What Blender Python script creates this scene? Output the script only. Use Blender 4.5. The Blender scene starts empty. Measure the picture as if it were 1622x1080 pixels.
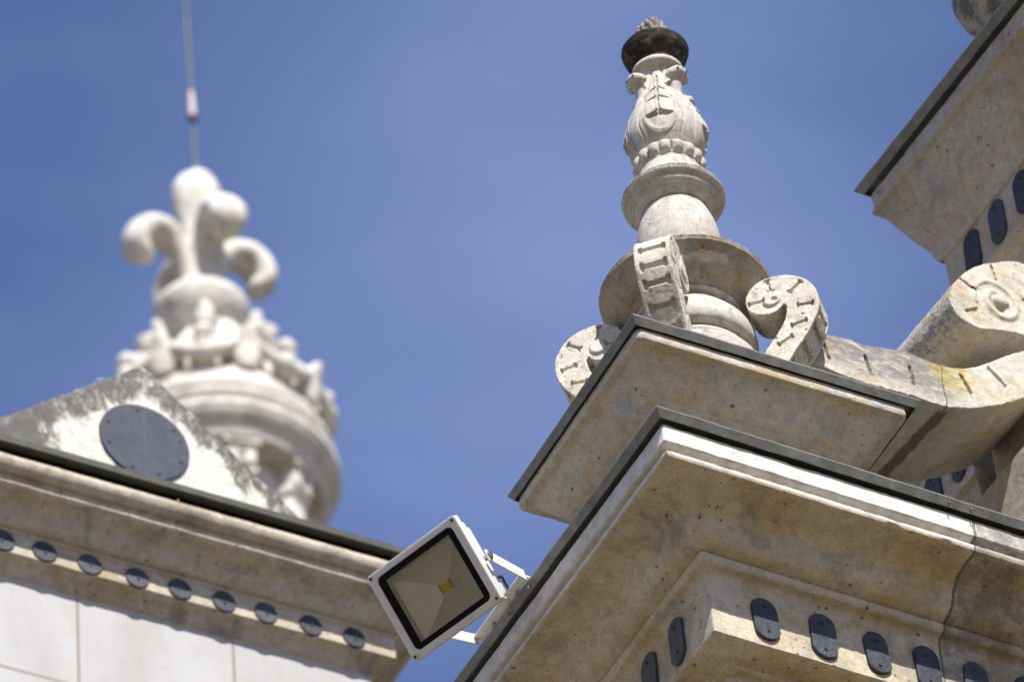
import bpy, bmesh, math, random
from math import pi, sin, cos, radians, sqrt, atan2, hypot
from mathutils import Vector, Matrix, noise

S = bpy.context.scene
COL = S.collection
Z0 = 12.5325                      # height of the main cornice edge above the terrace

# ------------------------------------------------------------------ camera
EL, ROLL, AX = radians(44.5), radians(5.4), radians(59.0)
hd = Vector((cos(AX), sin(AX), 0)); rt = Vector((sin(AX), -cos(AX), 0)); zz = Vector((0, 0, 1))
fwd = hd * cos(EL) + zz * sin(EL); upv = -hd * sin(EL) + zz * cos(EL)
rc = rt * cos(ROLL) - upv * sin(ROLL); uc = upv * cos(ROLL) + rt * sin(ROLL)
CAM = Vector((-6.1819, -9.5954, -10.9325 + Z0))
cd = bpy.data.cameras.new('camera'); cam = bpy.data.objects.new('camera', cd); COL.objects.link(cam)
cam.matrix_world = Matrix(((rc.x, uc.x, -fwd.x, CAM.x), (rc.y, uc.y, -fwd.y, CAM.y), (rc.z, uc.z, -fwd.z, CAM.z), (0, 0, 0, 1)))
cd.sensor_width = 36.0; cd.sensor_fit = 'HORIZONTAL'; cd.lens = 9462 / 1622 * 36
cd.clip_start = 0.1; cd.clip_end = 3000
cd.dof.use_dof = True; cd.dof.focus_distance = 16.35; cd.dof.aperture_fstop = 4.0
S.camera = cam
S.render.resolution_x = 1024; S.render.resolution_y = 681

# ------------------------------------------------------------------ light
SUN = Vector((-0.24, -1.0, 1.17)).normalized()          # towards the sun
sun_el = math.asin(SUN.z); sun_rot = atan2(SUN.x, SUN.y)
w = bpy.data.worlds.new('World'); S.world = w; w.use_nodes = True
nt = w.node_tree; nt.nodes.clear()
sky = nt.nodes.new('ShaderNodeTexSky'); sky.sky_type = 'NISHITA'; sky.sun_disc = False
sky.sun_elevation = sun_el; sky.sun_rotation = sun_rot
sky.air_density = 1.0; sky.dust_density = 0.6; sky.ozone_density = 3.2; sky.altitude = 80
# thin high cirrus: a very faint noise veil over the blue
tc = nt.nodes.new('ShaderNodeTexCoord'); mp = nt.nodes.new('ShaderNodeMapping'); mp.inputs['Scale'].default_value = (9, 16, 30)
nz = nt.nodes.new('ShaderNodeTexNoise'); nz.inputs['Scale'].default_value = 1.0; nz.inputs['Detail'].default_value = 5.0
cr = nt.nodes.new('ShaderNodeMapRange'); cr.inputs['From Min'].default_value = 0.40; cr.inputs['From Max'].default_value = 0.75
cr.inputs['To Min'].default_value = 0.0; cr.inputs['To Max'].default_value = 0.22
mx = nt.nodes.new('ShaderNodeMix'); mx.data_type = 'RGBA'; mx.inputs['B'].default_value = (2.6, 3.4, 5.2, 1)
bg = nt.nodes.new('ShaderNodeBackground'); bg.inputs['Strength'].default_value = 0.088
wo = nt.nodes.new('ShaderNodeOutputWorld')
L = nt.links.new
L(tc.outputs['Generated'], mp.inputs['Vector']); L(mp.outputs['Vector'], nz.inputs['Vector']); L(nz.outputs['Fac'], cr.inputs['Value'])
vd = nt.nodes.new('ShaderNodeVectorMath'); vd.operation = 'DISTANCE'; L(tc.outputs['Generated'], vd.inputs[0])
vd.inputs[1].default_value = (fwd + rc * (60 / 9462) + uc * (170 / 9462)).normalized()      # a patch of high haze in that part of the sky
vr = nt.nodes.new('ShaderNodeMapRange'); vr.interpolation_type = 'SMOOTHSTEP'
vr.inputs['From Min'].default_value = 0.095; vr.inputs['From Max'].default_value = 0.0; vr.inputs['To Min'].default_value = 0.02; vr.inputs['To Max'].default_value = 0.40
L(vd.outputs['Value'], vr.inputs['Value'])
ad = nt.nodes.new('ShaderNodeMath'); ad.operation = 'MULTIPLY_ADD'; L(cr.outputs['Result'], ad.inputs[0]); ad.inputs[1].default_value = 1.0; L(vr.outputs['Result'], ad.inputs[2])
L(ad.outputs[0], mx.inputs['Factor'])
ti = nt.nodes.new('ShaderNodeMix'); ti.data_type = 'RGBA'; ti.blend_type = 'MULTIPLY'; ti.inputs['Factor'].default_value = 1.0; ti.inputs['B'].default_value = (.925, .90, 1.09, 1); L(sky.outputs['Color'], mx.inputs['A']); L(mx.outputs['Result'], ti.inputs['A']); L(ti.outputs['Result'], bg.inputs['Color'])
L(bg.outputs['Background'], wo.inputs['Surface'])
sl = bpy.data.lights.new('sun', 'SUN'); sl.energy = 4.8; sl.angle = radians(0.5); sl.color = (1.0, 0.965, 0.915)
so = bpy.data.objects.new('sun', sl); COL.objects.link(so); so.rotation_euler = SUN.to_track_quat('Z', 'Y').to_euler(); so.location = (0, 0, 40)
S.view_settings.view_transform = 'Standard'; S.view_settings.look = 'None'
S.view_settings.exposure = 0.72; S.view_settings.gamma = 1.0
S.cycles.max_bounces = 6; S.cycles.diffuse_bounces = 4

random.seed(7)
# ------------------------------------------------------------------ materials
class NT:
    def __init__(s, name):
        s.m = bpy.data.materials.new(name); s.m.use_nodes = True
        s.t = s.m.node_tree; s.b = s.t.nodes['Principled BSDF']
    def n(s, kind, **kw):
        d = s.t.nodes.new('ShaderNode' + kind)
        for k, v in kw.items():
            if k in d.inputs: d.inputs[k].default_value = v
            else: setattr(d, k, v)
        return d
    def l(s, a, b): s.t.links.new(a, b)
    def pos(s):
        return s.n('NewGeometry').outputs['Position']
    def mapped(s, vec, scale=(1, 1, 1), loc=(0, 0, 0), rot=(0, 0, 0)):
        m = s.n('Mapping'); m.inputs['Scale'].default_value = scale; m.inputs['Location'].default_value = loc; m.inputs['Rotation'].default_value = rot
        s.l(vec, m.inputs['Vector']); return m.outputs['Vector']
    def noise(s, vec, scale, detail=4.0, rough=0.6, dist=0.0):
        d = s.n('TexNoise'); d.inputs['Scale'].default_value = scale; d.inputs['Detail'].default_value = detail
        d.inputs['Roughness'].default_value = rough; d.inputs['Distortion'].default_value = dist
        s.l(vec, d.inputs['Vector']); return d.outputs['Fac']
    def ramp(s, val, a, b, to0=0.0, to1=1.0, smooth=True):
        d = s.n('MapRange'); d.interpolation_type = 'SMOOTHSTEP' if smooth else 'LINEAR'
        d.inputs['From Min'].default_value = a; d.inputs['From Max'].default_value = b
        d.inputs['To Min'].default_value = to0; d.inputs['To Max'].default_value = to1
        s.l(val, d.inputs['Value']); return d.outputs['Result']
    def math(s, op, a, b=None, clamp=False):
        d = s.n('Math'); d.operation = op; d.use_clamp = clamp
        for i, v in enumerate((a, b)):
            if v is None: continue
            if isinstance(v, (int, float)): d.inputs[i].default_value = v
            else: s.l(v, d.inputs[i])
        return d.outputs[0]
    def mix(s, f, a, b, mode='MIX'):
        d = s.n('Mix'); d.data_type = 'RGBA'; d.blend_type = mode
        for k, v in (('Factor', f), ('A', a), ('B', b)):
            if isinstance(v, (int, float)): d.inputs[k].default_value = v
            elif isinstance(v, tuple): d.inputs[k].default_value = (v[0], v[1], v[2], 1)
            else: s.l(v, d.inputs[k])
        return d.outputs['Result']
    def xyz(s, vec):
        d = s.n('SeparateXYZ'); s.l(vec, d.inputs[0]); return d.outputs

def near(t, p, pt, r0, r1):
    """1 close to the point pt, 0 beyond r1"""
    d = t.n('VectorMath'); d.operation = 'DISTANCE'; t.l(p, d.inputs[0]); d.inputs[1].default_value = pt
    return t.ramp(d.outputs['Value'], r1, r0)

def limestone(name, base=(.44, .40, .33), warm=(.40, .30, .17), grey=(.30, .30, .29), warm_amt=.55, grey_amt=.5,
              pits=1.0, lichen=0.0, rough_bump=1.0, off=0.0, extra=None, k=1.0):
    t = NT(name); p0 = t.pos(); p = t.mapped(p0, loc=(off, off * .7, -off))
    c = t.mix(t.ramp(t.noise(p, 4.2 * k, 5, .6, .6), .42, .72, 0, warm_amt), base, warm)
    c = t.mix(t.ramp(t.noise(t.mapped(p, loc=(9, 3, 1)), 7.5 * k, 6, .68, .4), .48, .72, 0, grey_amt), c, grey)
    # fine grain
    g = t.noise(p, 150, 3, .7)
    c = t.mix(t.ramp(g, .25, .75, .0, .34), c, (.17, .14, .10), 'MIX') if False else t.mix(1.0, c, t.mix(t.ramp(g, .3, .7), (.88, .87, .85), (1.06, 1.06, 1.06)), 'MULTIPLY')
    m = t.noise(t.mapped(p, loc=(4, 4, 8)), 32, 5, .7)
    c = t.mix(1.0, c, t.mix(t.ramp(m, .32, .68), (.85, .83, .79), (1.07, 1.07, 1.07)), 'MULTIPLY')
    # pits and specks
    v = t.n('TexVoronoi'); v.inputs['Scale'].default_value = 46; v.inputs['Randomness'].default_value = 1; wv = t.n('VectorMath'); wv.operation = 'MULTIPLY_ADD'; nzc = t.n('TexNoise'); nzc.inputs['Scale'].default_value = 70; nzc.inputs['Detail'].default_value = 3; t.l(p, nzc.inputs['Vector'])
    t.l(nzc.outputs['Color'], wv.inputs[0]); wv.inputs[1].default_value = (.016, .016, .016); t.l(p, wv.inputs[2]); t.l(wv.outputs[0], v.inputs['Vector'])
    vv = t.xyz(v.outputs['Color'])
    size = t.ramp(vv[0], .55, 1.0, 0.0, .26, False)
    pit = t.math('SUBTRACT', 1.0, t.ramp(t.math('SUBTRACT', v.outputs['Distance'], size), -.05, .05))
    pit = t.math('MULTIPLY', pit, t.ramp(t.noise(p, 6, 3), .38, .62, .15, 1.0))
    v2 = t.n('TexVoronoi'); v2.inputs['Scale'].default_value = 125; t.l(wv.outputs[0], v2.inputs['Vector']); w2 = t.xyz(v2.outputs['Color'])
    sz2 = t.ramp(w2[1], .62, 1.0, 0.0, .30, False)
    pit2 = t.math('SUBTRACT', 1.0, t.ramp(t.math('SUBTRACT', v2.outputs['Distance'], sz2), -.08, .08))
    pit2 = t.math('MULTIPLY', pit2, t.ramp(t.noise(t.mapped(p, loc=(2, 7, 5)), 9, 4), .42, .62, .1, .8))
    sm = t.ramp(t.noise(t.mapped(p, loc=(6, 2, 9)), 19, 6, .72, .3), .56, .74)
    c = t.mix(t.math('MULTIPLY', sm, .45 * min(1.0, pits)), c, (.17, .145, .105))
    pit = t.math('MULTIPLY', t.math('MAXIMUM', pit, pit2), pits)
    c = t.mix(t.math('MULTIPLY', pit, .85, True), c, (.075, .06, .045))
    if lichen:
        ln = t.noise(t.mapped(p, scale=(1, 1, .45)), 15, 8, .78, .5)
        lm = t.ramp(ln, .62 - .2 * lichen, .70 - .14 * lichen)
        c = t.mix(t.math('MULTIPLY', lm, .8), c, (.06, .058, .05))
    if extra: c = extra(t, p0, c)
    t.l(c, t.b.inputs['Base Color']); t.b.inputs['Roughness'].default_value = .92
    t.b.inputs['Specular IOR Level'].default_value = .25
    h = t.math('ADD', t.math('MULTIPLY', g, .35), t.math('MULTIPLY', m, .9))
    h = t.math('SUBTRACT', h, t.math('MULTIPLY', pit, 1.4))
    bp = t.n('Bump'); bp.inputs['Strength'].default_value = .55 * rough_bump; bp.inputs['Distance'].default_value = .004
    t.l(h, bp.inputs['Height']); t.l(bp.outputs['Normal'], t.b.inputs['Normal'])
    return t.m

def simple(name, col, rough=.5, metal=0.0, var=.15, scale=30, bump=0.0, spec=.5, dirt=None, dirt_amt=.5):
    t = NT(name); p = t.pos()
    n1 = t.noise(p, scale, 5, .65)
    c = t.mix(t.ramp(n1, .3, .7), tuple(x * (1 - var) for x in col), tuple(min(1, x * (1 + var)) for x in col))
    if name == 'slate':
        oi = t.n('ObjectInfo'); c = t.mix(1.0, c, t.mix(oi.outputs['Random'], (.6, .6, .62), (1.5, 1.5, 1.42)), 'MULTIPLY')
    if dirt:
        c = t.mix(t.ramp(t.noise(t.mapped(p, loc=(3, 1, 2)), scale * .5, 6, .7, .6), .56, .72, 0, dirt_amt), c, dirt)
    t.l(c, t.b.inputs['Base Color']); t.b.inputs['Metallic'].default_value = metal
    t.l(t.ramp(t.noise(p, scale * 2.3, 3), .3, .7, max(.03, rough - .1), min(1, rough + .1)), t.b.inputs['Roughness'])
    t.b.inputs['Specular IOR Level'].default_value = spec
    if bump:
        bp = t.n('Bump'); bp.inputs['Strength'].default_value = bump; bp.inputs['Distance'].default_value = .003
        t.l(t.noise(p, scale * 4, 4), bp.inputs['Height']); t.l(bp.outputs['Normal'], t.b.inputs['Normal'])
    return t.m

def ex_building(t, p, c):
    # the fascia is washed pale by the rain; the mortar joint crosses it
    q = t.xyz(p)
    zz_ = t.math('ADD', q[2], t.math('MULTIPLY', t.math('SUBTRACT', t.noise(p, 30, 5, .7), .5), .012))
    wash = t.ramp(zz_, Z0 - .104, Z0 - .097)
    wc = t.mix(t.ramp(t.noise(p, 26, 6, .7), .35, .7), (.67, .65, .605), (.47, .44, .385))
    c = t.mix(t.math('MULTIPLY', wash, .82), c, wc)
    jd = t.ramp(t.math('ABSOLUTE', t.math('SUBTRACT', t.math('ADD', q[0], t.math('MULTIPLY', t.math('SUBTRACT', t.noise(p, 40, 3), .5), .008)), 1.016)), .006, .0035)
    c = t.mix(t.math('MULTIPLY', jd, .8), c, (.09, .08, .065))
    # wide damp stain on the stone right of the open joint, with a ragged edge
    x = t.xyz(p)[0]
    wob = t.math('MULTIPLY', t.math('SUBTRACT', t.noise(p, 14, 5, .7), .5), .10)
    d = t.math('SUBTRACT', t.math('ADD', x, wob), 1.015)
    m = t.math('MULTIPLY', t.ramp(d, -.004, .012), t.ramp(d, .10, .45, 1.0, .5))
    m = t.math('MULTIPLY', m, t.ramp(t.noise(p, 24, 6, .75), .34, .62, .18, .72))
    return t.mix(m, c, (.125, .118, .10))
M = {}
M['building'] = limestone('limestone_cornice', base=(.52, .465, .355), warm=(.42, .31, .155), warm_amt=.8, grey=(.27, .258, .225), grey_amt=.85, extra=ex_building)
M['slab'] = limestone('limestone_slab', base=(.50, .455, .375), warm=(.47, .34, .17), grey=(.36, .375, .39), warm_amt=.85, grey_amt=.95, off=3.1, k=1.3)
def ex_finial(t, p, c):
    # black lichen sits on the exposed rims, grey run-off streaks below them
    q = t.xyz(p); z = q[2]
    zn = t.math('ADD', z, t.math('MULTIPLY', t.math('SUBTRACT', t.noise(p, 45, 6, .8), .5), .022))
    m1 = t.math('MULTIPLY', t.ramp(zn, 1.362 + Z0, 1.372 + Z0), t.ramp(zn, 1.400 + Z0, 1.386 + Z0))
    m2 = t.math('MULTIPLY', t.ramp(zn, .972 + Z0, .980 + Z0), t.ramp(zn, 1.000 + Z0, .992 + Z0))
    m = t.math('MULTIPLY', t.math('MAXIMUM', m1, m2), t.ramp(t.noise(p, 60, 6, .8), .36, .58))
    st = t.ramp(t.noise(t.mapped(p, scale=(1, 1, .22)), 34, 6, .7), .52, .70, 0, .5)
    c = t.mix(st, c, (.20, .19, .165))
    return t.mix(t.math('MULTIPLY', m, .8), c, (.06, .056, .048))
M['finial'] = limestone('limestone_finial', base=(.50, .478, .43), warm=(.42, .36, .26), warm_amt=.4, grey=(.25, .25, .245), grey_amt=.8, pits=.55, off=5.3, k=2.4, extra=ex_finial)
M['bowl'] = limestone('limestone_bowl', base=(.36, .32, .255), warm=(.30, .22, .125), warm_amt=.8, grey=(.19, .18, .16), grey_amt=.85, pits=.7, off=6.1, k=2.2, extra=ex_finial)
M['scroll'] = limestone('limestone_scroll', base=(.60, .565, .49), warm=(.46, .375, .25), warm_amt=.55, grey=(.27, .265, .25), grey_amt=.75, pits=1.2, rough_bump=1.6, off=7.7, k=2.4)
M['black_bowl'] = limestone('blackened_stone', base=(.022, .020, .015), warm=(.11, .075, .032), grey=(.20, .195, .175), warm_amt=.7, grey_amt=.7, pits=.3, off=2.2, k=3.5)
M['flame'] = limestone('lichen_stone', base=(.34, .33, .30), warm=(.28, .25, .2), grey=(.12, .12, .11), grey_amt=.9, lichen=1.0, rough_bump=2.0, off=1.1)
M['far'] = limestone('limestone_turret', base=(.68, .66, .61), warm=(.52, .46, .36), warm_amt=.5, grey=(.27, .265, .245), grey_amt=.75, pits=.4, off=11.0)
M['left'] = limestone('limestone_left', base=(.49, .44, .355), warm=(.36, .27, .155), warm_amt=.7, grey=(.20, .19, .165), grey_amt=.8, off=13.0, k=.8)
M['tower'] = limestone('limestone_tower', base=(.43, .385, .31), warm=(.35, .27, .16), warm_amt=.6, grey=(.22, .205, .175), grey_amt=.6, off=15.0)
CP = (1.19, .19, .73 + Z0)
def ex_console(t, p, c):
    lic = t.math('MULTIPLY', near(t, p, (1.199, .294, .845 + Z0), .025, .115), t.ramp(t.noise(p, 48, 7, .8), .485, .53))
    z = t.xyz(p)[2]; x = t.xyz(p)[0]
    st = t.math('MULTIPLY', t.ramp(z, .655 + Z0, .77 + Z0), t.ramp(x, 1.27, 1.16))
    st = t.math('MULTIPLY', st, t.ramp(t.noise(t.mapped(p, scale=(.6, 1, 2.4)), 26, 8, .8), .36, .54))
    c = t.mix(t.math('MULTIPLY', st, .80), c, (.13, .128, .123))
    # mortar joint
    wob = t.math('MULTIPLY', t.math('SUBTRACT', t.noise(p, 18, 4), .5), .03)
    y = t.xyz(p)[1]
    d = t.math('ABSOLUTE', t.math('SUBTRACT', t.math('ADD', x, t.math('ADD', wob, t.math('MULTIPLY', y, .10))), 1.197))
    jm = t.math('MULTIPLY', t.ramp(d, .024, .017), t.ramp(y, .30, .325, .0, 1.0))
    jm2 = t.math('MULTIPLY', t.ramp(d, .004, .002), t.ramp(y, .325, .31))
    c = t.mix(t.math('MULTIPLY', t.math('MAXIMUM', jm, jm2), .85), c, (.10, .08, .06))
    rim = t.math('MULTIPLY', t.math('MULTIPLY', t.ramp(z, .93 + Z0, 1.0 + Z0), t.ramp(x, 1.33, 1.24)), t.ramp(y, .29, .31))
    rim = t.math('MULTIPLY', rim, t.ramp(t.noise(t.mapped(p, scale=(1, 1, 1.0)), 60, 6, .8), .40, .60))
    c = t.mix(t.math('MULTIPLY', rim, .8), c, (.13, .125, .115))
    return t.mix(lic, c, (.40, .31, .02))
M['console'] = limestone('limestone_console', base=(.54, .505, .435), warm=(.46, .335, .17), warm_amt=.65, grey=(.33, .33, .32), grey_amt=.5, rough_bump=1.7, pits=.45, off=17.0, extra=ex_console)
def ex_gable(t, p, c):
    return c
def gable_mat():
    # soot and lichen hang along the raking edges
    def ex(t, p, c):
        tcn = t.n('TexCoord').outputs['Object']; q = t.xyz(tcn)
        ax = t.math('ABSOLUTE', q[0])
        edge = t.math('ADD', q[2], t.math('MULTIPLY', ax, .88))         # .74 on the edge
        n1 = t.noise(t.mapped(p, scale=(1, 1, .5)), 12, 8, .8, .6)
        m = t.math('ADD', t.ramp(edge, .40, .74, -.30, .30), n1)
        m = t.math('MULTIPLY', t.ramp(m, .52, .66), t.ramp(t.noise(t.mapped(p, scale=(1.1, 1, .75)), 34, 7, .8), .32, .52, .35, 1.0))
        lft = t.ramp(q[0], -.42, -.16, .24, 0.0)
        m2 = t.ramp(t.math('ADD', n1, lft), .60, .74)
        return t.mix(t.math('MULTIPLY', t.math('MAXIMUM', m, m2), .85), c, (.038, .037, .034))
    return limestone('stained_gable_stone', base=(.62, .60, .55), warm=(.5, .46, .38), grey=(.4, .4, .39), warm_amt=.3, grey_amt=.4, pits=.4, off=19.0, extra=ex)
M['gable'] = gable_mat()
M['zinc'] = simple('weathered_zinc', (.16, .16, .138), .6, .15, .22, 22, .15, dirt=(.085, .08, .055), dirt_amt=.7)
M['zinc_dark'] = simple('dark_zinc', (.05, .05, .035), .6, .3, .2, 15, .1)
M['slate'] = simple('slate', (.030, .035, .044), .52, 0, .35, 26, .45, spec=.5, dirt=(.075, .07, .062), dirt_amt=.35)
M['slate_disc'] = simple('slate_big', (.036, .043, .060), .6, 0, .18, 14, .2, spec=.35)
M['seam'] = simple('slate_seam', (.060, .065, .078), .7, 0, .3, 40)
M['iron'] = simple('screw_iron', (.04, .035, .03), .6, .3, .3, 200)
M['white_paint'] = simple('white_enamel', (.60, .59, .56), .35, 0, .05, 40, .03, dirt=(.36, .29, .20), dirt_amt=.40)
M['bracket_paint'] = simple('bracket_enamel', (.78, .77, .74), .38, 0, .05, 60, .05, dirt=(.26, .13, .055), dirt_amt=.55)
M['rust'] = simple('rusty_paint', (.33, .22, .13), .8, 0, .5, 120, .3)
M['black'] = simple('black_gasket', (.004, .004, .0045), .5, 0, .2, 60, spec=.12)
M['refl'] = simple('satin_reflector', (.88, .89, .86), .34, .32, .02, 8)
M['led'] = simple('led_phosphor', (.98, .66, .05), .5, 0, .06, 200)
M['steel'] = simple('steel', (.45, .43, .40), .35, .9, .2, 80, dirt=(.25, .12, .05), dirt_amt=.6)
M['cable'] = simple('cable_rubber', (.02, .02, .022), .5, 0, .1, 50)
M['rod'] = simple('rod_metal', (.075, .075, .06), .5, .4, .1, 30)
M['sleeve'] = simple('porcelain_sleeve', (.45, .38, .36), .5, 0, .1, 30)
M['verdigris'] = simple('verdigris', (.10, .22, .12), .7, .2, .3, 60)
M['gravel'] = simple('terrace_gravel', (.105, .078, .042), .95, 0, .2, 2.0, .3)
t = NT('lamp_glass'); t.t.nodes.remove(t.b); out = t.t.nodes['Material Output']
tr = t.n('BsdfTransparent'); tr.inputs['Color'].default_value = (.93, .95, .94, 1); gl = t.n('BsdfGlossy'); gl.inputs['Roughness'].default_value = .03
fr = t.n('Fresnel'); fr.inputs['IOR'].default_value = 1.5; ms = t.n('MixShader')
t.l(fr.outputs[0], ms.inputs[0]); t.l(tr.outputs[0], ms.inputs[1]); t.l(gl.outputs[0], ms.inputs[2]); t.l(ms.outputs[0], out.inputs['Surface'])
M['glass'] = t.m
def wall_mat():
    t = NT('white_ashlar'); p = t.pos(); o = t.n('TexCoord').outputs['Object']
    c = t.mix(t.ramp(t.noise(t.mapped(p, scale=(1, 1, .5)), 4, 7, .7), .35, .7), (.42, .415, .40), (.345, .335, .31))
    c = t.mix(t.ramp(t.noise(p, 60, 4), .3, .7, 0, .25), c, (.37, .36, .335))
    b = t.n('TexBrick'); b.offset = .42; b.inputs['Scale'].default_value = 1.0; b.inputs['Mortar Size'].default_value = .008
    b.inputs['Mortar Smooth'].default_value = .3; b.inputs['Brick Width'].default_value = .557; b.inputs['Row Height'].default_value = .42
    m = t.mapped(o, loc=(0.557 * 4 + 1.118 - .215 - .035, .76 + .42 * 30, 0), rot=(0, 0, 0))
    sw = t.n('CombineXYZ'); q = t.xyz(o)
    t.l(t.math('ADD', q[0], .870 + .557 * 8), sw.inputs[0]); t.l(t.math('ADD', q[2], .765 + .42 * 28), sw.inputs[1])
    t.l(sw.outputs[0], b.inputs['Vector'])
    c = t.mix(t.math('MULTIPLY', b.outputs['Fac'], .85), c, (.24, .21, .175))
    t.l(c, t.b.inputs['Base Color']); t.b.inputs['Roughness'].default_value = .9
    return t.m
M['white_wall'] = wall_mat()

# ------------------------------------------------------------------ mesh helpers
def finish(bm, angle=32):
    bm.normal_update()
    a = radians(angle)
    for f in bm.faces: f.smooth = True
    for e in bm.edges:
        if len(e.link_faces) == 2: e.smooth = e.calc_face_angle(0) < a
        else: e.smooth = False

def loc_of(o):
    v = Vector((0, 0, 0))
    m = Matrix()
    while o is not None:
        m = Matrix.LocRotScale(o.location, o.rotation_euler, o.scale) @ m
        o = o.parent
    return m

def obj(name, bm, mat, parent=None, angle=32, local=False):
    """one mesh object; bm is given in site coordinates (z from the cornice edge) unless local"""
    finish(bm, angle)
    me = bpy.data.meshes.new(name); bm.to_mesh(me); bm.free()
    return obj_me(name, me, mat, parent, local)

def obj_me(name, me, mat, parent=None, local=False):
    o = bpy.data.objects.new(name, me); COL.objects.link(o)
    if mat is not None:
        me.materials.clear(); me.materials.append(mat)
    if not local:
        me.transform(Matrix.Translation((0, 0, Z0)))
        if parent is not None: me.transform(loc_of(parent).inverted())
    if parent is not None: o.parent = parent
    return o

def thing(name, label, cat, loc, rz=0.0, group=None):
    o = bpy.data.objects.new(name, None); COL.objects.link(o)
    o.location = (loc[0], loc[1], loc[2] + Z0); o.rotation_euler = (0, 0, rz)
    o['label'] = label; o['category'] = cat
    if group: o['group'] = group
    o.empty_display_size = .1
    return o

def densify(prof, step):
    out = []
    for a, b in zip(prof[:-1], prof[1:]):
        n = max(1, int(math.ceil(hypot(b[0] - a[0], b[1] - a[1]) / step)))
        for i in range(n): out.append((a[0] + (b[0] - a[0]) * i / n, a[1] + (b[1] - a[1]) * i / n))
    out.append(prof[-1]); return out

def spl(pts, n=6, closed=False):
    """Catmull-Rom through 2-D points"""
    P = [Vector(p) for p in pts]; out = []
    N = len(P); rng = range(N) if closed else range(N - 1)
    for i in rng:
        if closed: p0, p1, p2, p3 = P[(i - 1) % N], P[i], P[(i + 1) % N], P[(i + 2) % N]
        else: p0, p1, p2, p3 = P[max(0, i - 1)], P[i], P[i + 1], P[min(N - 1, i + 2)]
        for k in range(n):
            t = k / n
            out.append(tuple(.5 * ((2 * p1) + (p2 - p0) * t + (2 * p0 - 5 * p1 + 4 * p2 - p3) * t * t + (3 * p1 - p0 - 3 * p2 + p3) * t ** 3)))
    if not closed: out.append(tuple(P[-1]))
    return out

def jit(p, amp, seed=0.0):
    """slow wobble plus finer roughness and the odd chip"""
    q = Vector(p) + Vector((seed, seed * 1.7, -seed))
    v = noise.noise_vector(q * 9) * .5 + noise.noise_vector(q * 34) * .55 + noise.noise_vector(q * 90) * .35
    return v * amp

def moulded_block(rect, prof, rc=.006, step=.018, amp=.0012, seed=0.0, chip=0.0, xf=None, pstep=.014):
    """mouldings running round a rectangular block. rect=(x0,x1,y0,y1) of the outermost line, prof=[(inset, z)...] from top to bottom"""
    x0, x1, y0, y1 = rect
    prof = densify(prof, pstep)
    nx = max(2, int((x1 - x0) / step)); ny = max(2, int((y1 - y0) / step)); na = 4
    bm = bmesh.new(); rings = []
    for o, z in prof:
        ring = []
        a0, a1, b0, b1 = x0 + o, x1 - o, y0 + o, y1 - o
        cs = [((a0, b0), pi), ((a1, b0), 1.5 * pi), ((a1, b1), 0), ((a0, b1), .5 * pi)]
        cc = [(a0 + rc, b0 + rc), (a1 - rc, b0 + rc), (a1 - rc, b1 - rc), (a0 + rc, b1 - rc)]
        for k in range(4):
            cx, cy = cc[k]; st = cs[k][1]
            arc = [(cx + rc * cos(st + .5 * pi * i / na), cy + rc * sin(st + .5 * pi * i / na)) for i in range(na + 1)]
            ring += arc
            n = nx if k % 2 == 0 else ny
            ex, ey = cc[(k + 1) % 4]; st2 = st + .5 * pi
            e0 = arc[-1]; e1 = (ex + rc * cos(st2), ey + rc * sin(st2))
            for i in range(1, n): ring.append((e0[0] + (e1[0] - e0[0]) * i / n, e0[1] + (e1[1] - e0[1]) * i / n))
        vs = []
        for (x, y) in ring:
            p = Vector((x, y, z)); p += jit(p, amp, seed)
            vs.append(bm.verts.new(p))
        rings.append(vs)
    N = len(rings[0])
    for r0, r1 in zip(rings[:-1], rings[1:]):
        for i in range(N):
            j = (i + 1) % N
            bm.faces.new((r0[i], r1[i], r1[j], r0[j]))
    bm.faces.new(rings[0]); bm.faces.new(list(reversed(rings[-1])))
    bmesh.ops.recalc_face_normals(bm, faces=bm.faces)
    if chip:
        bm.normal_update()
        for v in bm.verts:
            if len(v.link_faces) < 4: continue
            sh = max((e.calc_face_angle_signed(0) for e in v.link_edges if len(e.link_faces) == 2), default=0)
            if sh > .5:
                n1 = noise.noise(v.co * 21 + Vector((seed, 3, 1)))
                n2 = noise.noise(v.co * 70 + Vector((seed, 1, 5)))
                d = max(0, n1 * .9 + n2 * .5 - .12) * chip
                v.co -= v.normal * d
    if xf is not None: bm.transform(xf)
    return bm

def lathe(prof, n=96, c=(0, 0, 0), disp=None, amp=0.0, seed=0.0, step=None, capb=True):
    if step: prof = densify(prof, step)
    bm = bmesh.new(); rings = []
    for r, z in prof:
        vs = []
        for i in range(n):
            a = 2 * pi * i / n
            rr = r + (disp(a, z, r) if disp else 0)
            p = Vector((c[0] + rr * cos(a), c[1] + rr * sin(a), c[2] + z))
            if amp: p += jit(p, amp, seed)
            vs.append(bm.verts.new(p))
        rings.append(vs)
    for r0, r1 in zip(rings[:-1], rings[1:]):
        for i in range(n):
            j = (i + 1) % n
            bm.faces.new((r0[i], r0[j], r1[j], r1[i]))
    bm.faces.new(list(reversed(rings[0]))); bm.faces.new(rings[-1])
    bmesh.ops.recalc_face_normals(bm, faces=bm.faces)
    return bm

def add_box(bm, mat, sx, sy, sz, bev=0.0):
    r = bmesh.ops.create_cube(bm, size=1.0, matrix=Matrix.Identity(4)); vs = r['verts']
    for v in vs: v.co = Vector((v.co.x * sx, v.co.y * sy, v.co.z * sz))
    if bev:
        es = list({e for v in vs for e in v.link_edges})
        rb = bmesh.ops.bevel(bm, geom=es, offset=bev, segments=2, affect='EDGES', profile=.6)
        vs = list({v for v in vs if v.is_valid} | set(rb['verts']))
    bmesh.ops.transform(bm, matrix=mat, verts=vs)
    return vs

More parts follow.
